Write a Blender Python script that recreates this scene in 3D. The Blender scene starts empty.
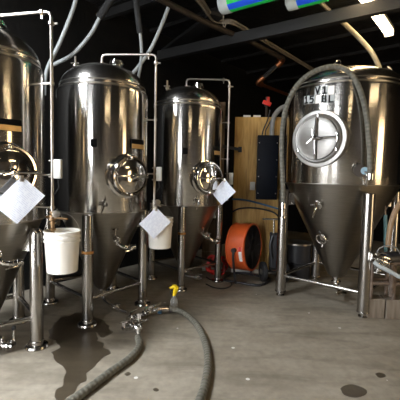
import bpy, bmesh, random
from math import *
from mathutils import Vector, Matrix, noise
random.seed(7)
scn = bpy.context.scene
COL = scn.collection
V = Vector

# ------------------------------------------------------------------ camera
EYE, FPX, PITCH, ROLL = 1.65, 370.0, radians(3.9), radians(1.2)
CM = Matrix.Rotation(pi/2 - PITCH, 4, 'X') @ Matrix.Rotation(ROLL, 4, 'Z')
cam_d = bpy.data.cameras.new('camera'); cam = bpy.data.objects.new('camera', cam_d); COL.objects.link(cam)
cam.matrix_world = Matrix.Translation((0, 0, EYE)) @ CM
cam_d.sensor_fit = 'HORIZONTAL'; cam_d.sensor_width = 36; cam_d.lens = 36*FPX/400
cam_d.clip_start = .05
scn.camera = cam
def _ray(x, y): return CM.to_3x3() @ V(((x-200)/FPX, -(y-200)/FPX, -1))
def at(x, y, Y):            # the place seen at photo point x, y at distance Y
    d = _ray(x, y); return V((0, 0, EYE)) + d*(Y/d.y)
def lv(x, y, z=0.0):        # the place seen at photo point x, y at height z
    d = _ray(x, y); return V((0, 0, EYE)) + d*((z-EYE)/d.z)
U = V((.62, .785, 0)).normalized(); W = V((.785, -.62, 0)).normalized()   # building axes
def uv(u, v, z=0.0): return U*u + W*v + V((0, 0, z))

# ------------------------------------------------------------------ materials
def srgb(r, g, b):
    f = lambda c: (c/255/12.92) if c/255 <= .04045 else ((c/255+.055)/1.055)**2.4
    return (f(r), f(g), f(b), 1)
class NT:
    def __init__(s, name):
        s.m = bpy.data.materials.new(name); s.m.use_nodes = True
        s.t = s.m.node_tree; s.p = s.t.nodes['Principled BSDF']
    def n(s, typ, **kw):
        nd = s.t.nodes.new(typ)
        for k, v in kw.items():
            if k.startswith('i_'): nd.inputs[k[2:].replace('_', ' ')].default_value = v
            else: setattr(nd, k, v)
        return nd
    def l(s, a, b): s.t.links.new(a, b)
    def set(s, **kw):
        for k, v in kw.items(): s.p.inputs[k.replace('_', ' ')].default_value = v
        return s
    def ramp(s, fac, stops):
        r = s.n('ShaderNodeValToRGB'); e = r.color_ramp.elements
        while len(e) < len(stops): e.new(.5)
        for i, (p, c) in enumerate(stops): e[i].position = p; e[i].color = c
        s.l(fac, r.inputs['Fac']); return r.outputs['Color']
def plain(name, col, rough=.5, metal=0.0, var=.12, scale=14, bump=0.0, bscale=60, **kw):
    k = NT(name); k.set(Roughness=rough, Metallic=metal, **kw)
    tc = k.n('ShaderNodeTexCoord'); nz = k.n('ShaderNodeTexNoise', i_Scale=scale, i_Detail=5.0)
    k.l(tc.outputs['Object'], nz.inputs['Vector'])
    a = tuple(c*(1-var) for c in col[:3])+(1,); b = tuple(min(1, c*(1+var)) for c in col[:3])+(1,)
    k.l(k.ramp(nz.outputs['Fac'], [(.3, a), (.7, b)]), k.p.inputs['Base Color'])
    if bump:
        n2 = k.n('ShaderNodeTexNoise', i_Scale=bscale, i_Detail=4.0); k.l(tc.outputs['Object'], n2.inputs['Vector'])
        bp = k.n('ShaderNodeBump', i_Strength=bump, i_Distance=.01); k.l(n2.outputs['Fac'], bp.inputs['Height'])
        k.l(bp.outputs['Normal'], k.p.inputs['Normal'])
    return k.m
def steel(name, col, rough, aniso=0.0, wav=0.0, smear=0.0):
    k = NT(name); k.set(Metallic=1.0, Roughness=rough, Anisotropic=aniso)
    tc = k.n('ShaderNodeTexCoord')
    mp = k.n('ShaderNodeMapping'); mp.inputs['Scale'].default_value = (3, 3, 60)
    k.l(tc.outputs['Object'], mp.inputs['Vector'])
    nz = k.n('ShaderNodeTexNoise', i_Scale=2.0, i_Detail=4.0); k.l(mp.outputs['Vector'], nz.inputs['Vector'])
    a = tuple(c*.9 for c in col[:3])+(1,); b = tuple(min(1, c*1.08) for c in col[:3])+(1,)
    k.l(k.ramp(nz.outputs['Fac'], [(.3, a), (.7, b)]), k.p.inputs['Base Color'])
    if smear:       # uneven polish, watery smears
        n3 = k.n('ShaderNodeTexNoise', i_Scale=9.0, i_Detail=6.0); k.l(tc.outputs['Object'], n3.inputs['Vector'])
        mr = k.n('ShaderNodeMapRange'); mr.inputs['From Min'].default_value = .3; mr.inputs['From Max'].default_value = .7
        mr.inputs['To Min'].default_value = rough*(1-smear); mr.inputs['To Max'].default_value = rough*(1+smear)
        k.l(n3.outputs['Fac'], mr.inputs['Value']); k.l(mr.outputs['Result'], k.p.inputs['Roughness'])
    if wav:         # panels are never quite round
        n4 = k.n('ShaderNodeTexNoise', i_Scale=2.6, i_Detail=1.0); k.l(tc.outputs['Object'], n4.inputs['Vector'])
        bp = k.n('ShaderNodeBump', i_Strength=wav, i_Distance=.05); k.l(n4.outputs['Fac'], bp.inputs['Height'])
        k.l(bp.outputs['Normal'], k.p.inputs['Normal'])
    if aniso:
        tg = k.n('ShaderNodeTangent', direction_type='RADIAL', axis='Z'); k.l(tg.outputs['Tangent'], k.p.inputs['Tangent']); k.p.inputs['Anisotropic Rotation'].default_value = .25
    return k.m
def emis(name, col, strength):
    k = NT(name); k.set(Base_Color=col, Emission_Color=col, Emission_Strength=strength); return k.m

M = {}
M['shell'] = steel('brushed_stainless', (.56, .54, .51), .23, .95)
def shell_steel():       # polished sheet with fine rings of brushing that scatter light up and down only
    m = steel('brushed_stainless', (.60, .58, .55), .15, .95); t = m.node_tree; p = t.nodes['Principled BSDF']; N = t.nodes.new; L = t.links.new
    q = N('ShaderNodeBsdfPrincipled')
    q.inputs['Metallic'].default_value = 1; q.inputs['Roughness'].default_value = .20
    L(p.inputs['Base Color'].links[0].from_socket, q.inputs['Base Color'])
    g = N('ShaderNodeNewGeometry'); sp = N('ShaderNodeSeparateXYZ'); L(g.outputs['Position'], sp.inputs[0])
    mu = N('ShaderNodeMath'); mu.operation = 'MULTIPLY'; mu.inputs[1].default_value = 9000; L(sp.outputs['Z'], mu.inputs[0])
    fl = N('ShaderNodeMath'); fl.operation = 'FLOOR'; L(mu.outputs[0], fl.inputs[0])
    wn = N('ShaderNodeTexWhiteNoise'); wn.noise_dimensions = '1D'; L(fl.outputs[0], wn.inputs['W'])
    mr = N('ShaderNodeMapRange'); mr.inputs['To Min'].default_value = -TILT; mr.inputs['To Max'].default_value = TILT; L(wn.outputs['Value'], mr.inputs['Value'])
    cb = N('ShaderNodeCombineXYZ'); L(mr.outputs['Result'], cb.inputs['Z'])
    ad = N('ShaderNodeVectorMath'); ad.operation = 'ADD'; L(g.outputs['Normal'], ad.inputs[0]); L(cb.outputs[0], ad.inputs[1])
    nm = N('ShaderNodeVectorMath'); nm.operation = 'NORMALIZE'; L(ad.outputs[0], nm.inputs[0]); L(nm.outputs[0], q.inputs['Normal'])
    mx = N('ShaderNodeMixShader'); mx.inputs[0].default_value = BRUSH
    L(p.outputs[0], mx.inputs[1]); L(q.outputs[0], mx.inputs[2]); L(mx.outputs[0], t.nodes['Material Output'].inputs['Surface']); return m
TILT, BRUSH = .35, .15
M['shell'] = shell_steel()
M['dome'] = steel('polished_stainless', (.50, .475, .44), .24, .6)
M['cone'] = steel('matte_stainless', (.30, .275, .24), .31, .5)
M['leg'] = steel('leg_stainless', (.42, .40, .375), .22)
M['bright'] = steel('mirror_stainless', (.74, .73, .71), .10)
M['weld'] = steel('weld_stainless', (.45, .42, .38), .3)
M['dull'] = steel('dull_pipe_stainless', (.48, .44, .39), .32)
M['satin'] = steel('satin_stainless', (.33, .322, .305), .42); M['doorsteel'] = steel('door_stainless', (.22, .213, .20), .30)
M['copper'] = plain('copper', (.42, .16, .07, 1), .4, 1.0)
M['bronze'] = plain('bronze', (.30, .19, .10, 1), .4, 1.0)
M['black'] = plain('black_rubber', (.012, .012, .013, 1), .55)
M['blackmetal'] = plain('black_paint', (.016, .016, .019, 1), .45, bump=.1)
M['panelblue'] = plain('navy_black_paint', (.0025, .0035, .0065, 1), .5, bump=.05, Specular_IOR_Level=.1)
M['beam'] = plain('grey_primer', (.008, .0077, .0074, 1), .6, bump=.2, bscale=20)
M['pipebrown'] = plain('brown_pipe', (.05, .036, .026, 1), .5, .4)
M['bucket'] = plain('white_plastic', (.84, .81, .75, 1), .35, var=.04, scale=6)
M['paper'] = None
M['orange'] = plain('orange_paint', (.62, .10, .02, 1), .38, var=.06)
M['red'] = plain('red_plastic', (.55, .02, .015, 1), .4)
M['yellow'] = plain('yellow_plastic', (.85, .62, .01, 1), .35)
M['whitehose'] = plain('white_hose', (.36, .385, .385, 1), .45, var=.08)
M['creamhose'] = plain('cream_hose', (.36, .31, .21, 1), .45, var=.1)
M['tanhose'] = plain('tan_hose', (.24, .155, .085, 1), .5)
M['teal'] = plain('teal_paint', (.08, .17, .18, 1), .5)
M['bluehose'] = plain('blue_hose', (.02, .07, .13, 1), .45)
M['insul'] = plain('black_insulation', (.022, .022, .022, 1), .85, bump=.3)
M['box'] = plain('light_grey_plastic', (.62, .62, .58, 1), .45, var=.05)
M['rust'] = plain('rusty_steel', (.16, .12, .095, 1), .55, .5, var=.4, scale=20)
M['ink'] = plain('black_ink', (.004, .004, .004, 1), .7, Specular_IOR_Level=.1)
M['tile'] = plain('white_sticker', (.50, .52, .51, 1), .7, var=.05)
M['brass'] = plain('brass_plate', (.68, .43, .17, 1), .4, .6, var=.15)
M['tape'] = plain('orange_tape', (.52, .25, .07, 1), .5, var=.25)
M['conduit'] = plain('grey_conduit', (.17, .17, .165, 1), .5)
M['cable'] = plain('pale_cable', (.20, .165, .12, 1), .5, var=.3, scale=25)
M['green'] = plain('green_stripe', (.02, .72, .12, 1), .4, var=.05)
M['blue'] = plain('blue_stripe', (.015, .11, .90, 1), .4, var=.05)
M['cap'] = plain('white_cap', (.55, .60, .60, 1), .5, var=.08)
M['tube'] = emis('lit_tube', (1.0, .78, .48, 1), 45)
M['sky'] = emis('daylit_panel', (.90, .95, 1.0, 1), 150)  # glow of the added roof panel
M['white'] = plain('white_paint', (.6, .58, .52, 1), .5)
M['label'] = plain('white_label', (.75, .72, .70, 1), .4)

def mk_clear():
    k = NT('clear_plastic'); k.set(Base_Color=(.93, .95, .93, 1), Roughness=.12, IOR=1.3, Transmission_Weight=.85); return k.m
M['clear'] = mk_clear()
def mk_hose():
    k = NT('ribbed_grey_hose'); k.set(Roughness=.55)
    uvn = k.n('ShaderNodeUVMap'); sep = k.n('ShaderNodeSeparateXYZ'); k.l(uvn.outputs['UV'], sep.inputs['Vector'])
    mul = k.n('ShaderNodeMath', operation='MULTIPLY'); mul.inputs[1].default_value = 2*pi/.045
    k.l(sep.outputs['X'], mul.inputs[0])
    sn = k.n('ShaderNodeMath', operation='SINE'); k.l(mul.outputs[0], sn.inputs[0])
    tc = k.n('ShaderNodeTexCoord'); nz = k.n('ShaderNodeTexNoise', i_Scale=18.0, i_Detail=5.0); k.l(tc.outputs['Object'], nz.inputs['Vector'])
    c = k.ramp(nz.outputs['Fac'], [(.3, (.085, .080, .062, 1)), (.7, (.155, .146, .115, 1))])
    mr = k.n('ShaderNodeMapRange'); mr.inputs['From Min'].default_value = -1; mr.inputs['To Min'].default_value = .82; mr.inputs['To Max'].default_value = 1.08
    k.l(sn.outputs[0], mr.inputs['Value'])
    mx = k.n('ShaderNodeMix', data_type='RGBA', blend_type='MULTIPLY'); mx.inputs['Factor'].default_value = 1
    k.l(c, mx.inputs['A']); k.l(mr.outputs['Result'], mx.inputs['B']); k.l(mx.outputs['Result'], k.p.inputs['Base Color'])
    bp = k.n('ShaderNodeBump', i_Strength=.5, i_Distance=.004); k.l(sn.outputs[0], bp.inputs['Height']); k.l(bp.outputs['Normal'], k.p.inputs['Normal'])
    return k.m
M['hose'] = mk_hose()
def mk_paper():
    k = NT('printed_paper'); k.set(Roughness=.7)
    uvn = k.n('ShaderNodeUVMap'); sep = k.n('ShaderNodeSeparateXYZ'); k.l(uvn.outputs['UV'], sep.inputs['Vector'])
    mul = k.n('ShaderNodeMath', operation='MULTIPLY'); mul.inputs[1].default_value = 2*pi*22; k.l(sep.outputs['Y'], mul.inputs[0])
    sn = k.n('ShaderNodeMath', operation='SINE'); k.l(mul.outputs[0], sn.inputs[0])
    nz = k.n('ShaderNodeTexNoise', i_Scale=9.0, i_Detail=3.0); k.l(uvn.outputs['UV'], nz.inputs['Vector'])
    a = k.n('ShaderNodeMath', operation='GREATER_THAN'); a.inputs[1].default_value = .55; k.l(sn.outputs[0], a.inputs[0])
    b = k.n('ShaderNodeMath', operation='GREATER_THAN'); b.inputs[1].default_value = .47; k.l(nz.outputs['Fac'], b.inputs[0])
    m = k.n('ShaderNodeMath', operation='MULTIPLY'); k.l(a.outputs[0], m.inputs[0]); k.l(b.outputs[0], m.inputs[1])
    k.l(k.ramp(m.outputs[0], [(0, (.80, .84, .93, 1)), (1, (.58, .62, .76, 1))]), k.p.inputs['Base Color'])
    return k.m
M['paper'] = mk_paper()
def mk_floor(wet=False):
    k = NT('wet_concrete' if wet else 'concrete')
    tc = k.n('ShaderNodeTexCoord')
    g = k.n('ShaderNodeNewGeometry')
    pos = g.outputs['Position']
    n1 = k.n('ShaderNodeTexNoise', i_Scale=1.3, i_Detail=8.0, i_Roughness=.62); k.l(pos, n1.inputs['Vector'])
    n2 = k.n('ShaderNodeTexNoise', i_Scale=16.0, i_Detail=6.0); k.l(pos, n2.inputs['Vector'])
    mp = k.n('ShaderNodeMapping'); mp.inputs['Rotation'].default_value = (0, 0, .5); mp.inputs['Scale'].default_value = (.8, 3.2, 1); k.l(pos, mp.inputs['Vector'])
    n3 = k.n('ShaderNodeTexNoise', i_Scale=1.6, i_Detail=6.0, i_Distortion=.8); k.l(mp.outputs['Vector'], n3.inputs['Vector'])
    if wet: c1 = k.ramp(n1.outputs['Fac'], [(.3, (.042, .032, .020, 1)), (.7, (.075, .058, .038, 1))])
    else: c1 = k.ramp(n1.outputs['Fac'], [(.28, (.170, .143, .104, 1)), (.5, (.240, .208, .160, 1)), (.75, (.325, .287, .228, 1))])
    r2 = k.ramp(n2.outputs['Fac'], [(.3, (.86, .86, .86, 1)), (.7, (1.1, 1.1, 1.1, 1))])
    r3 = k.ramp(n3.outputs['Fac'], [(.32, (.74, .73, .71, 1)), (.5, (1, 1, 1, 1)), (.72, (1.10, 1.10, 1.10, 1))])
    mx = k.n('ShaderNodeMix', data_type='RGBA', blend_type='MULTIPLY'); mx.inputs['Factor'].default_value = 1; k.l(c1, mx.inputs['A']); k.l(r2, mx.inputs['B'])
    m2 = k.n('ShaderNodeMix', data_type='RGBA', blend_type='MULTIPLY'); m2.inputs['Factor'].default_value = 1; k.l(mx.outputs['Result'], m2.inputs['A']); k.l(r3, m2.inputs['B'])
    out = m2.outputs['Result']
    if not wet:     # white paint flecks
        vo = k.n('ShaderNodeTexVoronoi', i_Scale=3.2); k.l(pos, vo.inputs['Vector'])
        lt = k.n('ShaderNodeMath', operation='LESS_THAN'); lt.inputs[1].default_value = .055; k.l(vo.outputs['Distance'], lt.inputs[0])
        n5 = k.n('ShaderNodeTexNoise', i_Scale=.9, i_Detail=1.0); k.l(pos, n5.inputs['Vector'])
        g5 = k.n('ShaderNodeMath', operation='GREATER_THAN'); g5.inputs[1].default_value = .47; k.l(n5.outputs['Fac'], g5.inputs[0])
        mm = k.n('ShaderNodeMath', operation='MULTIPLY'); k.l(lt.outputs[0], mm.inputs[0]); k.l(g5.outputs[0], mm.inputs[1])
        m3 = k.n('ShaderNodeMix', data_type='RGBA'); k.l(mm.outputs[0], m3.inputs['Factor']); k.l(out, m3.inputs['A']); m3.inputs['B'].default_value = (.6, .58, .54, 1)
        out = m3.outputs['Result']
    k.l(out, k.p.inputs['Base Color'])
    k.set(Roughness=.34 if wet else .62)
    bp = k.n('ShaderNodeBump', i_Strength=.08 if wet else .18, i_Distance=.01); k.l(n2.outputs['Fac'], bp.inputs['Height']); k.l(bp.outputs['Normal'], k.p.inputs['Normal'])
    return k.m
M['floor'] = mk_floor(); M['wet'] = mk_floor(True)
def mk_ply(name, c0, c1, c2):
    k = NT(name); k.set(Roughness=.6)
    tc = k.n('ShaderNodeTexCoord'); mp = k.n('ShaderNodeMapping'); mp.inputs['Scale'].default_value = (6, 6, .8); k.l(tc.outputs['Object'], mp.inputs['Vector'])
    nz = k.n('ShaderNodeTexNoise', i_Scale=2.2, i_Detail=7.0, i_Distortion=1.6); k.l(mp.outputs['Vector'], nz.inputs['Vector'])
    k.l(k.ramp(nz.outputs['Fac'], [(.3, c0), (.5, c1), (.72, c2)]), k.p.inputs['Base Color'])
    return k.m
M['ply'] = mk_ply('plywood', (.30, .165, .042, 1), (.45, .265, .068, 1), (.56, .355, .11, 1))
M['oldwood'] = mk_ply('weathered_board', (.10, .065, .035, 1), (.15, .10, .055, 1), (.20, .14, .085, 1))  # darker wood tone paints in the unlit look of the side board
M['timber'] = mk_ply('rough_timber', (.11, .088, .066, 1), (.165, .135, .104, 1), (.215, .18, .142, 1))
def mk_dark(name, col, rough, bump):
    k = NT(name); k.set(Roughness=rough, Specular_IOR_Level=.2)
    tc = k.n('ShaderNodeTexCoord'); nz = k.n('ShaderNodeTexNoise', i_Scale=3.5, i_Detail=8.0, i_Roughness=.65, i_Distortion=1.0); k.l(tc.outputs['Object'], nz.inputs['Vector'])
    k.l(k.ramp(nz.outputs['Fac'], [(.3, tuple(c*.5 for c in col)+(1,)), (.75, tuple(c*1.6 for c in col)+(1,))]), k.p.inputs['Base Color'])
    bp = k.n('ShaderNodeBump', i_Strength=bump, i_Distance=.05); k.l(nz.outputs['Fac'], bp.inputs['Height']); k.l(bp.outputs['Normal'], k.p.inputs['Normal'])
    return k.m
M['ceil'] = mk_dark('black_foil_ceiling', (.012, .0115, .011), .5, .9)
M['wall'] = mk_dark('dark_wall', (.004, .0035, .003), .8, .3)
M['woodwall'] = mk_ply('brown_boards', (.03, .02, .012, 1), (.045, .03, .018, 1), (.06, .04, .025, 1))

# ------------------------------------------------------------------ mesh helper
def frame(n, up=V((0, 0, 1)), o=V((0, 0, 0))):
    z = n.normalized(); x = up.cross(z)
    if x.length < 1e-5: x = V((1, 0, 0))
    x.normalize(); y = z.cross(x)
    m = Matrix((x, y, z)).transposed().to_4x4(); m.translation = o; return m
def crom(pts, k=8):
    P = [V(p) for p in pts]
    if len(P) < 3: return P
    P = [P[0]*2-P[1]] + P + [P[-1]*2-P[-2]]; out = []
    for i in range(1, len(P)-2):
        a, b, c, d = P[i-1:i+3]
        for j in range(k):
            t = j/k
            out.append(.5*((2*b)+(c-a)*t+(2*a-5*b+4*c-d)*t*t+(3*b-a-3*c+d)*t**3))
    out.append(P[-2]); return out
class MB:
    def __init__(s): s.bm = bmesh.new(); s.uv = s.bm.loops.layers.uv.new('UVMap')
    def face(s, vs):
        try: return s.bm.faces.new(vs)
        except ValueError: return None
    def tube(s, pts, r, seg=12, caps=True, curve=0, sweep=False):
        P = crom(pts, curve) if curve else [V(p) for p in pts]
        n = len(P); R = r if isinstance(r, (list, tuple)) else [r]*n
        if len(R) != n: R = [R[0]+(R[-1]-R[0])*i/(n-1) for i in range(n)]
        T = [(P[min(i+1, n-1)]-P[max(i-1, 0)]).normalized() for i in range(n)]
        x = T[0].orthogonal().normalized(); rings = []; L = [0]
        for i in range(n):
            x = (x - T[i]*x.dot(T[i])).normalized(); y = T[i].cross(x)
            rings.append([s.bm.verts.new(P[i]+(x*cos(2*pi*j/seg)+y*sin(2*pi*j/seg))*R[i]) for j in range(seg)])
            if i: L.append(L[-1]+(P[i]-P[i-1]).length)
        for i in range(n-1):
            for j in range(seg):
                q = (j+1) % seg
                f = s.face([rings[i][j], rings[i][q], rings[i+1][q], rings[i+1][j]])
                if f:
                    for lp, uvc in zip(f.loops, ((L[i], j/seg), (L[i], (j+1)/seg), (L[i+1], (j+1)/seg), (L[i+1], j/seg))): lp[s.uv].uv = uvc
        if caps: s.face(rings[0][::-1]); s.face(rings[-1])
        return s
    def lathe(s, prof, M_=None, seg=48, closed=False):
        M_ = M_ or Matrix.Identity(4); rings = []
        for r, z in prof:
            if r < 1e-6: rings.append([s.bm.verts.new(M_ @ V((0, 0, z)))])
            else: rings.append([s.bm.verts.new(M_ @ V((r*cos(2*pi*j/seg), r*sin(2*pi*j/seg), z))) for j in range(seg)])
        m = len(rings)
        for i in range(m if closed else m-1):
            a, b = rings[i], rings[(i+1) % m]
            for j in range(seg):
                q = (j+1) % seg
                if len(a) == 1 and len(b) == 1: continue
                if len(a) == 1: s.face([a[0], b[q], b[j]])
                elif len(b) == 1: s.face([a[j], a[q], b[0]])
                else: s.face([a[j], a[q], b[q], b[j]])
        return s
    def ring(s, R, r, M_=None, seg=40, k=10, z=0):
        return s.lathe([(R+r*cos(2*pi*i/k), z+r*sin(2*pi*i/k)) for i in range(k)], M_, seg, True)
    def box(s, c, size, M_=None, rz=0, bev=0):
        m = (M_ or Matrix.Identity(4)) @ Matrix.Translation(c) @ Matrix.Rotation(rz, 4, 'Z')
        b = bmesh.new(); bmesh.ops.create_cube(b, size=1)
        for v in b.verts: v.co = V((v.co.x*size[0], v.co.y*size[1], v.co.z*size[2]))
        if bev: bmesh.ops.bevel(b, geom=b.edges[:], offset=bev, segments=2, affect='EDGES', profile=.5)
        mp = {v: s.bm.verts.new(m @ v.co) for v in b.verts}
        for f in b.faces: s.face([mp[v] for v in f.verts])
        b.free(); return s
    def bar(s, p0, p1, w, h, up=V((0, 0, 1))):
        p0, p1 = V(p0), V(p1); d = p1-p0; m = frame(d, up, (p0+p1)/2)
        return s.box((0, 0, 0), (w, h, d.length), m)
    def build(s, name, mat, parent=None, base=None, smooth=True):
        root = parent
        while root is not None and root.parent is not None: root = root.parent
        off = V(base) if base is not None else (root.location if root is not None else V((0, 0, 0)))
        if off.length: bmesh.ops.translate(s.bm, verts=s.bm.verts[:], vec=-off)
        bmesh.ops.recalc_face_normals(s.bm, faces=s.bm.faces[:])
        me = bpy.data.meshes.new(name); s.bm.to_mesh(me); s.bm.free(); me.materials.append(mat)
        if smooth:
            me.shade_smooth(); me.set_sharp_from_angle(angle=radians(35))
        o = bpy.data.objects.new(name, me); COL.objects.link(o)
        if parent is not None: o.parent = parent
        elif base is not None: o.location = V(base)
        return o
def tag(o, label=None, cat=None, group=None, kind=None):
    for k, v in (('label', label), ('category', cat), ('group', group), ('kind', kind)):
        if v: o[k] = v
    return o
def thing(name, loc, label, cat, group=None):
    o = bpy.data.objects.new(name, None); COL.objects.link(o); o.location = V(loc); o.empty_display_size = .1
    return tag(o, label, cat, group)

# ------------------------------------------------------------------ the setting
H = 4.25; U0, U1, V0, V1 = -4.0, 10.5, -5.0, 3.6
def slab(name, c, size, mat):   # a box turned to the building axes
    b = MB(); m = Matrix((U, W, V((0, 0, 1)))).transposed().to_4x4(); m.translation = c
    b.box((0, 0, 0), size, m); return tag(b.build(name, mat, base=c, smooth=False), kind='structure')
cu, cv = (U0+U1)/2, (V0+V1)/2
slab('floor', uv(cu, cv, -.1), (U1-U0+.4, V1-V0+.4, .2), M['floor'])
slab('ceiling', uv(cu, cv, H+.1), (U1-U0+.4, V1-V0+.4, .2), M['ceil'])
slab('wall_left', uv(cu, V0-.1, H/2), (U1-U0, .2, H), M['wall'])
slab('wall_right', uv(cu, V1+.1, H/2), (U1-U0, .2, H), M['woodwall'])
slab('wall_back', uv(U1+.1, cv, H/2), (.2, V1-V0, H), M['wall'])
slab('wall_front', uv(U0-.1, cv, H/2), (.2, V1-V0, H), M['woodwall'])
# steel beams crossing the room
def beam(p0, p1, w, h, mat=None):
    b = MB(); b.bar(p0, p1, w, h); c = (V(p0)+V(p1))/2
    return tag(b.build('beam', mat or M['beam'], base=c, smooth=False), kind='structure')
pa, pb = lv(200, 47, 3.75), lv(270, 31.5, 3.75); dd = (pb-pa).normalized()
beam(pa-dd*.9, pb+dd*4.2, .10, .155)
beam(lv(163, 54, 3.95), lv(218, 14, 3.95), .22, .05)
beam(lv(60, 30, 4.12), lv(330, -60, 4.12), .08, .12)
# joists under the black foil
for k in range(7):
    beam(uv(2.6+k*1.1, V0, H-.03), uv(2.6+k*1.1, V1, H-.03), .05, .06, M['ceil'])
# unseen glowing roof panel, added for tank streaks and floor light
def glow_roof_panel(name, c, size, mat):
    f = MB(); m = Matrix((U, W, V((0, 0, 1)))).transposed().to_4x4(); m.translation = c
    a, b_ = size
    for sx, sy, lx, ly in ((1, 0, .06, b_+.12), (-1, 0, .06, b_+.12), (0, 1, a+.12, .06), (0, -1, a+.12, .06)):
        f.box((sx*(a/2+.03), sy*(b_/2+.03), -.02), (lx, ly, .07), m)
    o = tag(f.build(name, M['white'], base=c, smooth=False), kind='structure')
    g = MB(); g.box((0, 0, 0), (a, b_, .02), m); g.build('pane', mat, o, smooth=False)
glow_roof_panel('window_1', V((-3.1, 1.9, H-.02)), (1.9, .8), M['sky'])
M['sky2'] = emis('daylit_glazing', (.95, .97, 1.0, 1), 20.0)
# two unseen glowing panels added on the wall behind the viewer
M['sky3'] = emis('daylit_window', (.95, .97, 1.0, 1), 32.0)
def glow_wall_panel(name, dv0, dv1, z0, z1, n, mat=None):
    f = MB(); m = Matrix((W, V((0, 0, 1)), U)).transposed().to_4x4(); m.translation = uv(U0+.03, (dv0+dv1)/2, 0); zc, dh = (z0+z1)/2, z1-z0
    for sx in (-1, 1): f.box((sx*((dv1-dv0)/2+.06), zc, 0), (.12, dh+.12, .10), m)
    for k in range(0 if z0 > 0 else 1, n+1): f.box((0, z0+k*dh/n, .02), (dv1-dv0, .05, .05), m)
    o = tag(f.build(name, M['blackmetal'], base=uv(U0+.03, (dv0+dv1)/2, 0), smooth=False), kind='structure')
    f = MB(); f.box((0, zc, 0), (dv1-dv0, dh, .02), m); f.build('pane', mat or M['sky2'], o, smooth=False)
glow_wall_panel('door_1', -4.6, -2.7, 0, 3.1, 5)  # added tall glow that streaks the big tank and lights the floor
glow_wall_panel('window_2', -1.4, -.2, .5, 3.5, 3, M['sky3'])  # added glow for the middle tank streak and front fill
# unseen warm glowing panel added on the right wall for gold tank streaks
M['warmglass'] = emis('warm_lit_glazing', (1.0, .74, .42, 1), 9.0)
f = MB(); m = Matrix((-U, V((0, 0, 1)), -W)).transposed().to_4x4(); m.translation = uv(4.7, V1-.03, 0)
for sx in (-1, 1): f.box((sx*.56, 1.45, 0), (.12, 3.0, .10), m)
f.box((0, 2.9, 0), (1.0, .12, .10), m); f.box((0, .06, 0), (1.0, .12, .10), m)
o = tag(f.build('door_2', M['blackmetal'], base=uv(4.7, V1-.03, 0), smooth=False), kind='structure')
f = MB(); f.box((0, 1.45, 0), (1.0, 2.8, .02), m); f.build('pane', M['warmglass'], o, smooth=False)

# plywood partition behind the tanks
pl = lv(205, 270.6); pr = lv(330, 276.5); pd = (pr-pl).normalized(); pn = V((pd.y, -pd.x, 0))   # pn faces the camera
pl = pl - pn*.10; pr = pr - pn*.10
def pw(s, z, out=0.0): return pl + pd*s + pn*out + V((0, 0, z))
def sx_(x, y, out):    # photo point -> position on the partition plane
    d = _ray(x, y); o0 = V((0, 0, EYE)); k = (pl+pn*out-o0).dot(pn)/d.dot(pn); return o0+d*k
PR = Matrix((pd, -pn, V((0, 0, 1)))).transposed().to_4x4()
b = MB(); m = PR.copy(); sL = (sx_(233, 200, 0)-pl).dot(pd); sR = (sx_(282, 200, 0)-pl).dot(pd); m.translation = pw((sL+sR)/2, 0); b.box((0, .02, 1.32), (sR-sL, .03, 2.64), m)
tag(b.build('wall_partition', M['ply'], base=pw((sL+sR)/2, 0), smooth=False), kind='structure')
b = MB(); m = PR.copy(); m.translation = pw(.0, 0); b.box((.105, -.01, 1.44), (.34, .06, 2.88), m)
for z in (.3, 1.0, 1.55, 1.9, 2.2, 2.45, 2.84): b.box((.105, -.05, z), (.34, .03, .05), m)
o = tag(b.build('board_panel', M['oldwood'], base=pw(0, 0), smooth=False), kind='structure')
b = MB(); b.bar(pw(-.05, .03, .10), pw(1.5, .03, .10), .05, .06)
tag(b.build('baseboard_back', M['white'], base=pw(.7, 0, .10), smooth=False), kind='structure')

# ------------------------------------------------------------------ fittings shared by the tanks
def butterfly(b, c, axis, r=.03, handle=None, hl=.12):
    """two ferrules, a disc body between clamps and a lever"""
    m = frame(V(axis), V((0, 0, 1)) if abs(V(axis).normalized().z) < .9 else V((0, 1, 0)), V(c))
    b.lathe([(0, -.055), (r*1.25, -.055), (r*1.25, -.045), (r*.8, -.042), (r*.8, -.03), (r*1.5, -.022), (r*1.5, -.008), (r*1.2, -.006),
             (r*1.2, .006), (r*1.5, .008), (r*1.5, .022), (r*.8, .03), (r*.8, .042), (r*1.25, .045), (r*1.25, .055), (0, .055)], m, 20)
    if handle is not None:
        h = V(handle).normalized(); c = V(c)
        b.tube([c+h*r, c+h*(r+.035)], r*.45, 10)
        side = V(axis).normalized()
        b.tube([c+h*(r+.03), c+h*(r+.045)+side*hl*.5, c+h*(r+.05)+side*hl], [.009, .008, .007], 8)
def cup(b, c, d, r, L):     # pipe stub with end collar
    c, d = V(c), V(d).normalized(); m = frame(d, V((0, 0, 1)) if abs(d.z) < .9 else V((0, 1, 0)), c)
    b.lathe([(0, -.01), (r, -.01), (r, L-.02), (r*1.45, L-.018), (r*1.45, L), (0, L)], m, 20)

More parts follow.
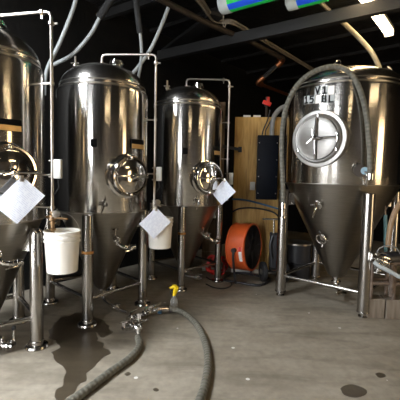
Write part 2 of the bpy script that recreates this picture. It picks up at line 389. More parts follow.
def tank(cx, cy, R, zj, zs, zt, zo, leg_a, leg_r, leg_w, man_a, man_z, big, label, plate=None, square=None, pipe=None, tapes=()):
    c0 = V((cx, cy, 0))
    t = thing('fermenter_tank', c0, label, 'fermenter tank', 'large fermenter' if big else 'small fermenters in a row')
    if big: del t['group']
    P = lambda r, a, z: c0 + V((r*cos(radians(a)), r*sin(radians(a)), z))
    nrm = lambda a: V((cos(radians(a)), sin(radians(a)), 0))
    T0 = Matrix.Translation(c0)
    sh = MB().lathe([(R-.03, zj-.012), (R-.006, zj-.012), (R, zj), (R, zs-.05), (R-.008, zs-.02), (R-.035, zs), (R-.05, zs)], T0, 96).build('shell', M['shell'], t)
    MB().ring(R-.004, .007, T0, 96, 8, zj-.008).build('weld_band', M['weld'], sh); MB().ring(R-.036, .010, T0, 96, 8, zs+.004).build('weld_band', M['weld'], sh)
    rd = R-.038; hd = zt-zs; prof = [(rd, zs-.01), (rd, zs+.03)]
    for i in range(1, 15):
        a = i/14*pi/2; prof.append((rd*max(0, cos(a))**.82, zs+.03+(hd-.03)*sin(a)))
    prof[-1] = (0, zt)
    dm = MB().lathe(prof, T0, 96).build('dome', M['dome'], t)
    MB().ring(rd*.995, .008, T0, 96, 8, zs+.05).build('weld_band', M['weld'], dm)
    ro = .05 if not big else .06
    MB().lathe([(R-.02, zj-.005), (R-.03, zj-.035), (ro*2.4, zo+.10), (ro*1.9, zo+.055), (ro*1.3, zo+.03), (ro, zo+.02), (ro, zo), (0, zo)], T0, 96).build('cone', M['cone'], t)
    # legs
    feet = []
    for li, a in enumerate(leg_a):
        leg_rr = leg_r[li] if isinstance(leg_r, tuple) else leg_r
        p = P(leg_rr, a, 0); feet.append((a, p)); top = zj-.10 if big else (zj-.085 if cx < -1.6 else zj-.01)
        b = MB(); b.lathe([(0, .06), (leg_w, .06), (leg_w, top-.05), (leg_w*.92, top-.02), (leg_w*.6, top), (0, top+.005)] if cx < -1.6 else [(0, .06), (leg_w, .06), (leg_w, top-.006), (leg_w*.9, top), (0, top)], Matrix.Translation(p), 28)
        b.ring(leg_w*1.0, .006, Matrix.Translation(p), 28, 8, .065)
        # gusset that carries the cone
        q = P(leg_rr-.14, a, top-.13)
        b.bar(p+V((0, 0, top-.13)), q, .05, .16)
        lg = b.build('leg', M['leg'], t)
        f = MB()
        if big: f.lathe([(0, .0), (.055, 0), (.055, .012), (.035, .018), (.035, .07), (0, .07)], Matrix.Translation(p), 24)
        else: f.lathe([(0, 0), (leg_w*1.75, 0), (leg_w*1.8, .01), (leg_w*1.7, .025), (leg_w*1.0, .032), (leg_w*.9, .07), (0, .07)], Matrix.Translation(p), 28)
        f.build('foot_pad', M['leg'], lg)
        if a in tapes:
            MB().lathe([(leg_w+.001, -.015), (leg_w+.004, -.013), (leg_w+.004, .013), (leg_w+.001, .015)], Matrix.Translation(p+V((0, 0, tapes[a]))), 28).build('orange_tape', M['tape'], lg)
    for i in range(4):
        p, q = feet[i][1], feet[(i+1) % 4][1]; z = V((0, 0, .285))
        MB().tube([p+z, q+z], .022 if not big else .024, 14).build('cross_brace', M['leg'], t)
    # manway
    n = nrm(man_a); mm = frame(n, V((0, 0, 1)), P(R, man_a, man_z)); L = lambda x, y, z: mm @ V((x, y, z))
    if big: r1, rd_, ex = .345, .262, .06
    else: r1, rd_, ex = .25, .195, .075
    b = MB()
    if big:
        b.lathe([(r1, -.10), (r1, .018), (r1-.008, .026), (r1-.05, .030), (rd_+.035, .034), (rd_+.03, ex), (rd_+.015, ex+.01), (rd_, ex+.004), (rd_-.02, ex-.05), (0, ex-.05)], mm, 72)
    else:
        b.lathe([(r1, -.07), (r1, .0), (r1-.01, .008), (rd_+.032, .012), (rd_+.022, ex-.01), (rd_+.03, ex), (rd_+.022, ex+.012), (rd_+.005, ex+.012), (rd_, ex-.03), (0, ex-.03)], mm, 64)
    mw = b.build('manway', M['satin' if big else 'bright'], t)
    b = MB(); zd = ex+.005
    b.lathe([(rd_-.004, zd-.03), (rd_-.004, zd), (rd_-.012, zd+.010), (rd_-.03, zd+.008), (rd_*.7, zd+.013), (rd_*.35, zd+.018), (0, zd+.02)] if big else [(rd_-.004, zd-.03), (rd_-.004, zd), (rd_-.012, zd+.010), (rd_-.03, zd+.012), (rd_*.7, zd+.026), (rd_*.35, zd+.038), (0, zd+.042)], mm, 64)
    b.build('manway_door', M['doorsteel' if big else 'bright'], mw)
    b = MB()
    if big:
        b.tube([L(0, -rd_+.02, zd+.03), L(0, -.05, zd+.06), L(0, .05, zd+.06), L(0, rd_-.02, zd+.03)], .014, 10)
        b.tube([L(0, 0, zd+.065), L(rd_*.55, 0, zd+.055), L(rd_+.005, 0, zd+.03)], .014, 10)
        b.box((rd_-.005, 0, zd+.035), (.02, .11, .03), mm, bev=.004)
    else:
        b.tube([L(-rd_-.02, 0, zd+.02), L(-rd_*.4, 0, zd+.058), L(rd_*.5, 0, zd+.058), L(rd_+.012, 0, zd+.02)], .013, 10)
        b.box((-rd_-.03, 0, zd), (.03, .12, .04), mm, bev=.006)
    b.build('door_bar', M['bright'], mw)
    b = MB(); hb = mm @ Matrix.Translation((0, 0, zd+.05))
    b.lathe([(0, 0), (.032, 0), (.032, .02), (.02, .028), (.02, .07), (.012, .076), (0, .078)], hb, 24)
    for a in ((100, 220, 340) if big else (75, 195, 315)):
        d = V((cos(radians(a)), sin(radians(a)), 0)); b.tube([hb @ (V((0, 0, .055))), hb @ (d*.10+V((0, 0, .062)))], [.009, .007], 8)
    b.build('hand_knob', M['bright'], mw)
    for a in ((90, 210, 330) if big else (90, 0, 270)):
        b = MB(); d = V((cos(radians(a)), sin(radians(a)), 0))*(rd_+.014)
        b.box(tuple(d+V((0, 0, ex+.008))), (.03, .045, .035), mm, bev=.006); b.build('door_clamp', M['bright'], mw)
    # dome fittings
    if not big:
        b = MB(); p = c0+V((.16, -.02, zt-.03)); cup(b, p, (0, 0, 1), .05, .09)
        b.lathe([(.06, .045), (.085, .05), (.085, .06), (.06, .065)], Matrix.Translation(p), 24)
        b.build('top_port', M['bright'], t)
        b = MB(); p = c0+V((-.30, -.12, zt-.09)); cup(b, p, (0, 0, 1), .02, .07)
        b.tube([p+V((0, 0, .06)), p+V((0, 0, .17))], .013, 10); b.tube([p+V((-.05, 0, .09)), p+V((.04, 0, .09))], .008, 8)
        b.build('relief_valve', M['dull'], t)
    else:
        for (px, py, Yd) in ((338, 63, 4.85), (389, 70, 5.1), (307.5, 77, 4.85)):
            p = at(px, py, Yd); b = MB(); dirr = (p-c0-V((0, 0, p.z))).normalized()
            mr = frame(V((0, -1, 0)), V((0, 0, 1)), p); b.ring(.035, .013, mr, 24, 8)
            b.box((0, -.05, 0), (.05, .06, .03), mr)
            b.build('lifting_lug', M['bright'], t)
    # spray pipe: up over the dome, out and down the side
    if pipe:
        dx, dy, ztp, zb, brk = pipe; p0 = c0+V((-.02, 0, zt-.02)); e = c0+V((dx, dy, 0)); hd_ = V((dx, dy, 0)).normalized()
        b = MB(); r = .014
        b.tube([p0, p0+V((0, 0, ztp-zt-.02)), p0+V((0, 0, ztp-zt+.01))+hd_*.015, p0+V((0, 0, ztp-zt+.02))+hd_*.05,
                e+V((0, 0, ztp))-hd_*.05, e+V((0, 0, ztp-.012))-hd_*.013, e+V((0, 0, ztp-.05)), e+V((0, 0, zb))], r, 14)
        pp = b.build('spray_pipe', M['dull'], t)
        for q, d in ((p0+V((0, 0, .05)), V((0, 0, 1))), (e+V((0, 0, ztp))-hd_*.09, hd_), (e+V((0, 0, ztp-.10)), V((0, 0, 1)))):
            b = MB(); m = frame(d, V((0, 1, 0)), q); b.lathe([(r, -.02), (r*1.9, -.012), (r*1.9, .012), (r, .02)], m, 20)
            b.box((r*1.9+.012, 0, 0), (.035, .014, .014), m); b.build('pipe_clamp', M['dull'], pp)
        for zb_ in brk:
            b = MB(); ang = degrees(atan2(dy, dx)); b.tube([P(R-.02, ang, zb_), e+V((0, 0, zb_))], .008, 8)
            b.lathe([(r, -.014), (r+.008, -.012), (r+.008, .012), (r, .014)], Matrix.Translation(e+V((0, 0, zb_))), 16)
            b.build('pipe_bracket', M['dull'], pp)
    if plate:
        a, z, wd, ht = plate; m = frame(nrm(a), V((0, 0, 1)), P(R+.004, a, z))
        b = MB(); b.box((0, 0, 0), (wd, ht, .012), m, bev=.003); npl = b.build('nameplate', M['ink'], t)
        b = MB(); b.box((0, -ht*.24, .007), (wd*.96, ht*.46, .006), m); tag(b.build('brass_strip', M['brass'], npl), 'gold strip along the lower edge of the black plate')
    if square:
        a, z, s = square; m = frame(nrm(a), V((0, 0, 1)), P(R+.004, a, z)); MB().box((0, 0, 0), (s, s*1.25, .004), m).build('black_sticker', M['ink'], t)
    return t, P, nrm, sh

LA = lambda a: (a-90, a, a+90, a+180)
T1, P1, N1, S1 = tank(-2.03, 3.45, .54, 1.21, 2.62, 2.93, .18, LA(-7), .525, .059, -41, 1.64, False,
    'tall steel cone-bottom tank at the left edge, the nearest, cut by the frame', (-40, 2.03, .24, .10), None, (.71, -.15, 3.03, 1.16, (2.42, 1.62, 1.33)))
T2, P2, N2, S2 = tank(-1.20, 4.57, .54, 1.21, 2.62, 2.93, .18, LA(1), (.665, .50, .55, .66), .058, -46, 1.62, False,
    'tall steel cone-bottom tank standing between the other two of its row', (-31, 1.985, .21, .11), (-86, 1.97, .07), (.64, -.05, 3.07, 1.2, (2.3, 1.65)), tapes={-89: .80})
T3, P3, N3, S3 = tank(-.22, 5.70, .54, 1.21, 2.64, 2.95, .18, LA(-3), .52, .053, -55, 1.61, False,
    'steel cone-bottom tank farthest back, beside the orange drum fan', (-35, 2.0, .15, .12), (-90, 1.975, .07), (.63, .0, 3.09, 1.40, (2.45, 1.9)), tapes={-93: .82})
T4, P4, N4, S4 = tank(1.93, 5.1, .755, 1.575, 2.79, 3.075, .25, LA(3), .785, .070, -131.5, 2.115, True,
    'wide steel cone-bottom tank on the right marked V1 15 BL')

# lettering tiles on the big tank
STROKES = {'V': [[(-.024, .035), (0, -.034), (.024, .035)]], '1': [[(-.018, .024), (0, .035), (0, -.034)], [(-.019, -.034), (.019, -.034)]],
           '5': [[(.021, .034), (-.019, .034), (-.019, .006), (.010, .008), (.021, -.010), (.010, -.034), (-.021, -.034)]],
           'B': [[(-.019, -.034), (-.019, .034), (.009, .034), (.018, .019), (.008, .002), (-.019, .002)], [(.006, .002), (.021, -.014), (.012, -.034), (-.019, -.034)]],
           'L': [[(-.018, .035), (-.018, -.034), (.023, -.034)]]}
for ch, a, z in (('V', -134.6, 2.70), ('1', -127.9, 2.69), ('1', -146.2, 2.605), ('5', -140.2, 2.60), ('B', -128.0, 2.587), ('L', -122.0, 2.58)):
    m = frame(N4(a), V((0, 0, 1)), P4(.759, a, z))
    b = MB(); b.box((0, 0, 0), (.078, .098, .006), m, bev=.002); tl = b.build('letter_sticker', M['tile'], T4, smooth=False)
    b = MB()
    for st in STROKES[ch]:
        for (x0, y0), (x1, y1) in zip(st, st[1:]):
            p_, q_ = V((x0, y0, 0))*1.1, V((x1, y1, 0))*1.1
            d_ = q_-p_; mm_ = m @ Matrix.Translation((p_+q_)/2+V((0, 0, .0045))) @ Matrix.Rotation(atan2(d_.y, d_.x), 4, 'Z'); b.box((0, 0, 0), (d_.length+.015, .0175, .004), mm_)
    b.build('lettering', M['ink'], tl, smooth=False)
for a, z in ((-122.2, 2.683), (-133.9, 2.592)):
    m = frame(N4(a), V((0, 0, 1)), P4(.758, a, z)); b = MB(); b.box((0, 0, 0), (.07, .098, .004), m); b.build('blank_sticker', M['dull'], T4, smooth=False)

# cone and side valves
def conept(c, R, zj, zo, a, z, out=0.0, ro=.06):
    r = ro+.02+(R-.03-ro-.02)*(z-zo-.05)/(zj-zo-.08)+out
    return V((c[0]+r*cos(radians(a)), c[1]+r*sin(radians(a)), z))
def racking(T, c, R, zj, zo, a, z, side=1):
    n = V((cos(radians(a)), sin(radians(a)), -.35)).normalized(); tg = V((-sin(radians(a)), cos(radians(a)), 0))*side
    p = conept(c, R, zj, zo, a, z); b = MB()
    b.tube([p-n*.03, p+n*.08], .025, 16); butterfly(b, p+n*.13, n, .026, V((0, 0, 1)), .10)
    b.tube([p+n*.18, p+n*.22, p+n*.24+tg*.03-V((0, 0, .02)), p+n*.24+tg*.08-V((0, 0, .03))], .022, 14)
    butterfly(b, p+n*.24+tg*.12-V((0, 0, .03)), tg, .022, n, -.09)
    # gauge-like sample cock standing on top
    q = p+n*.06; b.tube([q, q+V((0, 0, .10))], .010, 10); b.tube([q+V((0, 0, .10))-tg*.03, q+V((0, 0, .10))+tg*.03], .007, 8)
    q = p+n*.2; b.tube([q, q+V((0, 0, .07))], .008, 10)
    return b.build('racking_valve', M['bright'], T)
racking(T1, (-2.03, 3.45), .54, 1.21, .18, -50, 1.0)
racking(T2, (-1.20, 4.57), .54, 1.21, .18, -58, .93)
racking(T3, (-.22, 5.70), .54, 1.21, .18, -46, .80)
def small_valve(T, p, n, s=1.0, ring=False, name='sample_valve'):
    n = V(n).normalized(); r = V((0, 0, 1)).cross(n).normalized(); up = n.cross(r); b = MB()
    b.tube([p-n*.03, p+n*.06*s], .022*s, 14)
    m = frame(n, V((0, 0, 1)), p+n*.045*s); b.lathe([(0, -.01), (.04*s, -.01), (.04*s, .008), (0, .01)], m, 24)
    if ring:
        m = frame(n, V((0, 0, 1)), p+n*.08*s); b.ring(.055*s, .011*s, m, 28, 8)
        b.tube([p+n*.05*s+up*.06*s, p+n*.09*s+up*.10*s], .012*s, 10); b.tube([p+n*.06*s-up*.05*s, p+n*.08*s-up*.10*s], .014*s, 10)
    else:
        b.tube([p+n*.06*s, p+n*.09*s-up*.02*s-r*.01, p+n*.10*s-up*.12*s-r*.05*s], [.014*s, .012*s, .009*s], 10)
        b.tube([p+n*.07*s, p+n*.09*s+up*.07*s+r*.015], .012*s, 10)
        b.tube([p+n*.05*s-r*.08*s, p+n*.05*s-r*.04*s], .012*s, 10)
    return b.build(name, M['bright'], T)
nd = lambda a: V((cos(radians(a)), sin(radians(a)), -.4))
small_valve(T4, conept((1.93, 5.1), .755, 1.575, .25, -133, 1.32), nd(-133), 1.2)
small_valve(T4, conept((1.93, 5.1), .755, 1.575, .25, -137, .88), nd(-137), 1.15, True, 'temperature_port')
small_valve(T2, P2(.54, -73.6, 1.30), N2(-73.6), .8); small_valve(T3, P3(.54, -70, 1.27), N3(-70), .8)
# tri-clamp side port with blue cap and hose tail
p = P4(.755, -96, 1.735); n = N4(-100); b = MB(); cup(b, p, n, .05, .07); b.tube([p+n*.06+V((.02, 0, 0)), p+n*.09+V((.07, 0, -.02)), p+n*.06+V((.09, 0, -.12)), p+n*.03+V((.09, 0, -.17))], .018, 12)
o = b.build('side_port', M['bright'], T4)
cap_m = plain('pale_blue_plastic', (.30, .45, .55, 1), .4); m = frame(n, V((0, 0, 1)), p+n*.07+V((.05, 0, 0))); tag(MB().lathe([(0, -.005), (.042, -.005), (.042, .02), (0, .024)], m, 24).build('port_cap', cap_m, o), 'pale blue cap')
# outlets under the cones
b = MB(); p = V((1.93, 5.1, .25)); cup(b, p+V((0, 0, .02)), (0, 0, -1), .045, .08); b.tube([p+V((0, 0, -.05)), p+V((0, -.02, -.10)), p+V((0, -.08, -.13)), p+V((0, -.16, -.13))], .035, 16, curve=4); butterfly(b, p+V((0, -.22, -.13)), (0, -1, 0), .034, (0, 0, 1), .12)
b.tube([p+V((-.02, -.27, -.13)), p+V((-.10, -.30, -.14))], .028, 14)
b.build('outlet_valve', M['bright'], T4)
for T_, c in ((T1, (-2.03, 3.45)), (T3, (-.22, 5.70))):
    b = MB(); p = V((c[0], c[1], .18)); b.tube([p, p+V((0, 0, -.05)), p+V((.03, -.03, -.10)), p+V((.16, -.12, -.11))], .028, 14, curve=4); butterfly(b, p+V((.2, -.15, -.11)), (.8, -.6, 0), .028, (0, 0, 1), .10)
    b.build('outlet_valve', M['bright'], T_)
b = MB(); b.tube([V((-1.20, 4.57, .19)), V((-1.20, 4.57, .12)), V((-1.15, 4.50, .06)), V((-.92, 4.24, .05)), V((-.80, 4.14, .05))], .024, 14, curve=5); butterfly(b, (-.97, 4.29, .05), (.7, -.72, 0), .026, (0, 0, 1), .10)
b.build('outlet_pipe', M['bright'], T2)
# boxes strapped to the spray pipes, gauges and lower pipe valves
for T_, base, z, s in ((T1, V((-1.32, 3.30, 0)), 1.675, .17), (T2, V((-.56, 4.52, 0)), 1.65, .17), (T3, V((.41, 5.70, 0)), 1.60, .18)):
    b = MB(); b.box(tuple(base+V((.055, -.01, z))), (.066, .05, s), bev=.008); bx = b.build('control_box', M['box'], T_)
    b = MB(); b.tube([base+V((.05, 0, z-s/2)), base+V((.06, 0, z-s/2-.08)), base+V((.02, 0, z-s/2-.14))], .006, 8); b.build('cable', M['black'], bx)
    for dz in (.42*s, -.42*s): MB().tube([base+V((-.03, 0, z+dz)), base+V((.06, 0, z+dz))], .007, 8).build('box_bracket', M['dull'], bx)
def lower_valve(T_, base, z, hd_, mat, drop):
    b = MB(); base = V(base); hd_ = V(hd_).normalized(); p = base+V((0, 0, z))
    butterfly(b, p, (0, 0, 1), .024); b.tube([p, p+hd_*.19], .010, 10); b.tube([p-hd_*.03, p-hd_*.08], .012, 10)
    b.tube([p-V((0, 0, .05)), p-V((0, 0, .05+drop))], .018, 14)
    b.lathe([(.018, 0), (.03, .005), (.03, .02), (.018, .025)], Matrix.Translation(p-V((0, 0, .12))), 20)
    v = b.build('pipe_valve', mat, T_)
    g = MB(); q = p+V((.045, -.03, .035)); m = frame(V((.3, -1, 0)), V((0, 0, 1)), q); g.lathe([(0, -.02), (.034, -.02), (.034, .006), (.028, .008), (0, .006)], m, 24); g.tube([q, p], .008, 8); g.build('gauge', M['dull'], v)
lower_valve(T1, (-1.32, 3.30, 0), 1.24, (.11, -.06, 0), M['bronze'], .22)
lower_valve(T2, (-.56, 4.52, 0), 1.27, (.09, -.16, 0), M['dull'], .18)
lower_valve(T3, (.41, 5.70, 0), 1.38, (.3, -1, 0), M['dull'], .05)

# ------------------------------------------------------------------ buckets
def bucket(c, label):
    c = V(c); t = thing('bucket', c, label, 'bucket', 'white plastic buckets'); m = Matrix.Translation(c); h = .365
    pr = [(0, .004), (.122, .004), (.130, 0), (.132, .01), (.146, h-.10), (.155, h-.098), (.155, h-.085), (.148, h-.08), (.148, h-.062), (.157, h-.06), (.157, h-.045), (.150, h-.04), (.150, h-.012), (.158, h-.01), (.158, h), (.150, h+.002),
          (.144, h-.004), (.128, .012), (0, .012)]
    MB().lathe(pr, m, 56).build('bucket_body', M['bucket'], t)
    b = MB(); b.tube([c+V((-.16, 0, h-.05)), c+V((-.15, 0, h+.03)), c+V((-.09, .0, h+.12)), c+V((0, 0, h+.155)), c+V((.09, 0, h+.12)), c+V((.15, 0, h+.03)), c+V((.16, 0, h-.05))], .0022, 8, curve=6); b.build('bail', M['dull'], t)
    return t
bucket((-1.215, 3.25, .768), 'white plastic bucket hung beside the nearest left tank leg, over the wet patch')
bucket((-.475, 4.43, .765), 'white plastic bucket partly hidden by a paper sheet, near the row\'s far tank')

# ------------------------------------------------------------------ papers
def paper(c, n, w, h, tilt, label, clip_to):
    c = V(c); n = V(n).normalized(); m = frame(n, V((0, 0, 1)), c) @ Matrix.Rotation(radians(tilt), 4, 'Z')
    t = thing('paper_sheet', c, label, 'paper sheet', 'log sheets hung on the tanks'); b = MB(); N = 10; g = []
    for k, off in ((0, 0.0), (1, -.0012)):
        g.append([[b.bm.verts.new(m @ V(((i/N-.5)*w, (j/N-.5)*h, off+.010*sin(3*i/N+1.5*j/N)))) for j in range(N+1)] for i in range(N+1)])
    for k in (0, 1):
        for i in range(N):
            for j in range(N):
                f = b.face([g[k][i][j], g[k][i+1][j], g[k][i+1][j+1], g[k][i][j+1]])
                for lp, uvc in zip(f.loops, ((i, j), (i+1, j), (i+1, j+1), (i, j+1))): lp[b.uv].uv = (uvc[0]/N, uvc[1]/N)
    for i in range(N):
        for a_, b_ in (((i, 0), (i+1, 0)), ((i, N), (i+1, N)), ((0, i), (0, i+1)), ((N, i), (N, i+1))):
            b.face([g[0][a_[0]][a_[1]], g[0][b_[0]][b_[1]], g[1][b_[0]][b_[1]], g[1][a_[0]][a_[1]]])
    b.build('sheet', M['paper'], t)
    top = m @ V((w*.5*(1 if tilt > 0 else -1), h*.5, 0)) if True else c
    top = max((m @ V((sx*w*.46, sy*h*.46, .012)) for sx in (-1, 1) for sy in (-1, 1)), key=lambda p: p.z)
    b = MB(); b.box((0, 0, 0), (.03, .05, .014), frame(n, V((0, 0, 1)), top-V((0, 0, .005))), bev=.003); b.tube([top, (top+V(clip_to))/2+V((0, 0, .015)), V(clip_to)], .003, 8)
    b.build('clip', M['dull'], t)
paper(at(19.5, 200, 2.98), (.42, -.9, .1), .235, .31, -43, 'white paper sheet hung on the manway of the nearest left tank', (-1.545, 3.0, 1.63))
paper(at(155, 223, 4.2), (.15, -1, .08), .24, .27, -45, 'white paper sheet hanging in front of a white bucket', (-.50, 4.36, 1.27))
paper(at(223.3, 192, 5.22), (-.45, -.9, .05), .24, .28, -46, 'white paper sheet hanging farthest back, above the orange fan', (.17, 5.18, 1.62))

# ------------------------------------------------------------------ overhead hoses, pipes, beams' company
def hose(name, pts, r, mat, label, cat, group=None, curve=10, sub=None):
    P = crom(pts, curve) if curve else [V(p) for p in pts]; base = P[0] if P[0].z < P[-1].z else P[-1]
    b = MB(); b.tube(P, r, 14)
    o = tag(b.build(name, mat, base=base), label, cat, group)
    return o
def hose2(pts_w, pts_d, r, label, group):
    base = V(pts_w[-1]); t = thing('coolant_hose', base, label, 'hose', group)
    MB().tube(pts_w, r, 14, curve=8).build('white_hose', M['whitehose'], t)
    if pts_d: tag(MB().tube(pts_d, r*1.9, 14, curve=6).build('insulation', M['insul'], t), 'black foam sleeve on the upper run')
G = 'white coolant hoses dropping from the roof'
hose2([at(79, -12, 4.75), at(72, 12, 4.75), at(60, 42, 4.78), at(47, 70, 4.85), at(44, 95, 4.9)], None, .025, 'white hose dropping nearest the left corner pipe, without dark sleeve', G)
hose2([at(101, 15, 4.9), at(90, 35, 4.95), at(73, 54, 5.0), at(57, 63, 5.05), at(48, 68, 5.1), at(44, 90, 5.1)], [at(116, -8, 4.85), at(108, 4, 4.88), at(99, 18, 4.9)], .025, 'white hose curving behind the middle tank dome, left of the spray pipe elbow', G)
hose2([at(140, 32, 5.0), at(141.5, 50, 5.05), at(140.5, 66, 5.1), at(138, 80, 5.2), at(137, 100, 5.2)], [at(135, -8, 4.95), at(137, 10, 4.97), at(140, 33, 5.0)], .021, 'white hose hanging almost straight down from a black sleeve', G)
hose2([at(170, 3, 5.0), at(162, 24, 5.0), at(150, 50, 5.05), at(133, 73, 5.15), at(120, 84, 5.2)], None, .024, 'white hose slanting from the brown roof pipe to the middle dome', G)
hose('roof_pipe', [lv(150, -6, 3.82), lv(210, 24.5, 3.82), lv(250, 41.5, 3.82), lv(283, 59, 3.82)], .04, M['pipebrown'], 'brown pipe running under the black roof towards the copper elbow', 'pipe', curve=0)
# copper elbows and black run
t = thing('copper_pipe_run', lv(283, 60, 3.82), 'black pipe with two copper elbows under the roof', 'pipe'); p0 = lv(283.5, 60, 3.82)
p1 = at(257, 83, 7.25); p2 = at(282, 92.5, 7.9)
MB().tube([p0-(p0-p1)*.05, p1+(p0-p1)*.08], .042, 14).build('insulated_pipe', M['insul'], t)
for q, dv in ((p0, V((-.62, -.78, 0))), (p1, (p2-p1).normalized())):
    b = MB(); d1 = ((p1-p0) if q is p0 else (p0-p1)).normalized()
    b.tube([q+d1*.16, q+d1*.06, q+d1*.02+dv*.02, q+dv*.06, q+dv*.16], .055, 16); b.build('copper_elbow', M['copper'], t)
MB().tube([p1, p2, p2+(p2-p1)*.6], .032, 12).build('copper_pipe', M['copper'], t)
# pale cable bundle
b = MB()
pts = [lv(188, -14, 3.95), lv(202, 3, 3.95), lv(212, 18, 3.95), lv(221, 21.5, 3.95), lv(232, 22, 3.95), lv(248, 31, 3.95), lv(275, 47, 3.95), lv(305, 65, 3.95), lv(330, 80, 3.95)]
for k in range(4):
    a = k*pi/2; b.tube([p+W*(.032*cos(a))+V((0, 0, .022*sin(a))) for p in pts], .017, 8, curve=6)
tag(b.build('cable_bundle', M['cable'], base=pts[0]), 'bundle of pale cables sagging under the black roof', 'cable bundle')
hose('conduit', [lv(300, -10, 4.05), lv(318, 0, 4.05), lv(336, 17, 4.05), lv(346, 26, 4.05)], .028, M['cable'], 'pale conduit beside the banner tube, above the beam', 'conduit', curve=0)
hose('vent_hose', [lv(338, 18, 3.9), lv(348, 27, 3.85), at(362, 41, 5.7), at(372, 53, 5.5), at(379, 67, 5.4), at(380, 78, 5.3)], .034, M['creamhose'], 'cream hose curving from the roof down onto the big tank dome', 'hose')
# striped tubes resting over the beam
def stripe_tube(e, length, r, label):
    e = V(e); d = dd.copy(); t = thing('banner_tube', e, label, 'tube', 'striped tubes under the roof'); m = frame(d, V((0, 0, 1)), e)
    n = 40; secs = [('cap', M['cap'], [(-pi, pi)])]
    b = MB(); b.lathe([(0, -.02), (r*.7, -.02), (r*1.02, 0), (r*1.04, .03), (r*1.04, .13), (r, .14)], m, 40); b.build('end_cap', M['cap'], t)
    for nm, mat, rng in (('green_stripe', M['green'], ((150, 215), (252, 330))), ('blue_stripe', M['blue'], ((215, 252), (50, 110))), ('white_stripe', M['cap'], ((110, 150), (330, 410)))):
        b = MB()
        for a0, a1 in rng:
            K = max(3, int((a1-a0)/8)); vs = [[b.bm.verts.new(m @ V((r*cos(radians(a0+(a1-a0)*i/K)), r*sin(radians(a0+(a1-a0)*i/K)), z))) for i in range(K+1)] for z in (.13, length)]
            for i in range(K): b.face([vs[0][i], vs[0][i+1], vs[1][i+1], vs[1][i]])
        b.build(nm, mat, t)
    return t
ST1 = stripe_tube(lv(222, 4.5, 3.95), 1.15, .125, 'green and blue striped tube with white end, above the back tank')
ST2 = stripe_tube(lv(288.5, 0.5, 3.95), .5, .125, 'green and blue striped tube with white end, nearer the ceiling light')
p = lv(223.5, 14, 3.85); hose('hook_cord', [p+V((0, 0, .08)), p, p-V((0, 0, .09)), p+V((.0, 0, -.15)), p+V((.025, 0, -.17)), p+V((.035, 0, -.13))], .007, M['cable'], 'thin pale cord with a hook hanging off the striped tube', 'cord')
# ceiling lamp, double tube
def lamp(far, length, label, z=3.92):
    far = V(far); near = far-U*length; mid = (far+near)/2; t = thing('ceiling_lamp', V((mid.x, mid.y, z)), label, 'ceiling lamp', 'twin tube ceiling lamps')
    m = Matrix((U, W, V((0, 0, 1)))).transposed().to_4x4(); m.translation = V((mid.x, mid.y, z))
    b = MB(); b.box((0, 0, .10), (length+.06, .13, .05), m); b.box((0, 0, .065), (length+.04, .06, .05), m)
    for s in (-1, 1): b.box((s*(length/2+.012), 0, .03), (.02, .13, .09), m); b.tube([m @ V((s*length*.3, 0, .12)), m @ V((s*length*.3, 0, H-z))], .006, 8)
    b.build('housing', M['white'], t)
    for s in (-.036, .036): MB().tube([m @ V((-length/2, s, .02)), m @ V((length/2, s, .02))], .019, 12).build('tube', M['tube'], t)
lamp(lv(389, 34, 3.94), 2.4, 'twin tube ceiling lamp over the big tank')
lamp(uv(1.0, .9), 1.2, 'twin tube ceiling lamp behind the viewer')
lamp(uv(4.2, 2.2), 1.2, 'twin tube ceiling lamp along the boarded wall')

# ------------------------------------------------------------------ hose draped over the big tank
hp = [at(283, 205, 4.85), at(283, 190, 4.84), at(282, 165, 4.82), at(282, 135, 4.80), at(286, 108, 4.72), at(296, 87, 4.62), at(310, 74, 4.55), at(326, 67.5, 4.50), at(340, 67.5, 4.45),
      at(352, 75, 4.36), at(360, 90, 4.30), at(366, 112, 4.27), at(369, 140, 4.26), at(370, 162, 4.25), at(370, 178, 4.25)]
t = thing('brewing_hose', hp[0], 'grey ribbed hose draped over the top of the big right tank', 'hose', None)
MB().tube(hp, .031, 16, curve=8).build('hose_body', M['hose'], t)
b = MB(); q = hp[0]; b.lathe([(0, -.17), (.045, -.17), (.045, -.15), (.03, -.14), (.03, -.06), (.043, -.05), (.043, .03), (0, .03)], Matrix.Translation(q), 20); b.build('hose_fitting', M['bright'], t)
q = hp[-1]; b = MB(); b.lathe([(0, -.02), (.043, -.02), (.043, .05), (0, .05)], Matrix.Translation(q), 20); b.build('hose_fitting', M['bright'], t)

# ------------------------------------------------------------------ floor hose pair and manifold
fz = .034
t = thing('hose_manifold', lv(139, 316), 'stainless valve manifold on the floor joining two hoses', 'valve manifold')
c = lv(139, 316, .05); a1 = (lv(160, 309, .05)-c); a1.z = 0; a2 = (lv(138, 338, .05)-c); a2.z = 0; a3 = lv(121, 322, .05)-c; a3.z = 0
b = MB(); b.tube([c-a1.normalized()*.10, c+a1*.95], .026, 16); b.tube([c, c+a2*.95], .026, 16); b.tube([c+a2*.35, c+a2*.35+a3*.85], .022, 14)
b.tube([c+a2*.35, c+a2*.35-a3*.5], .02, 14)
b.build('tee_pipe', M['bright'], t)
for q, ax, hd_ in ((c+a1*.28, a1, (0, 0, 1)), (c+a1*.7, a1, (-.2, -.3, 1)), (c+a2*.62, a2, (.4, 0, 1)), (c+a2*.35+a3*.45, a3, (0, -.3, 1)), (c-a1.normalized()*.10, a1, (-.3, .3, 1))):
    b = MB(); butterfly(b, q, ax, .030, hd_, .13); b.build('butterfly_valve', M['bright'], t)
for q in (c+a1*.5, c+a2*.85, c+a2*.35+a3*.8, c+a2*.2):
    b = MB(); b.box(tuple(q+V((0, 0, .045))), (.03, .02, .05), bev=.004); b.tube([q+V((0, 0, .06)), q+V((.04, -.02, .075))], .006, 8); b.build('wing_clamp', M['dull'], t)
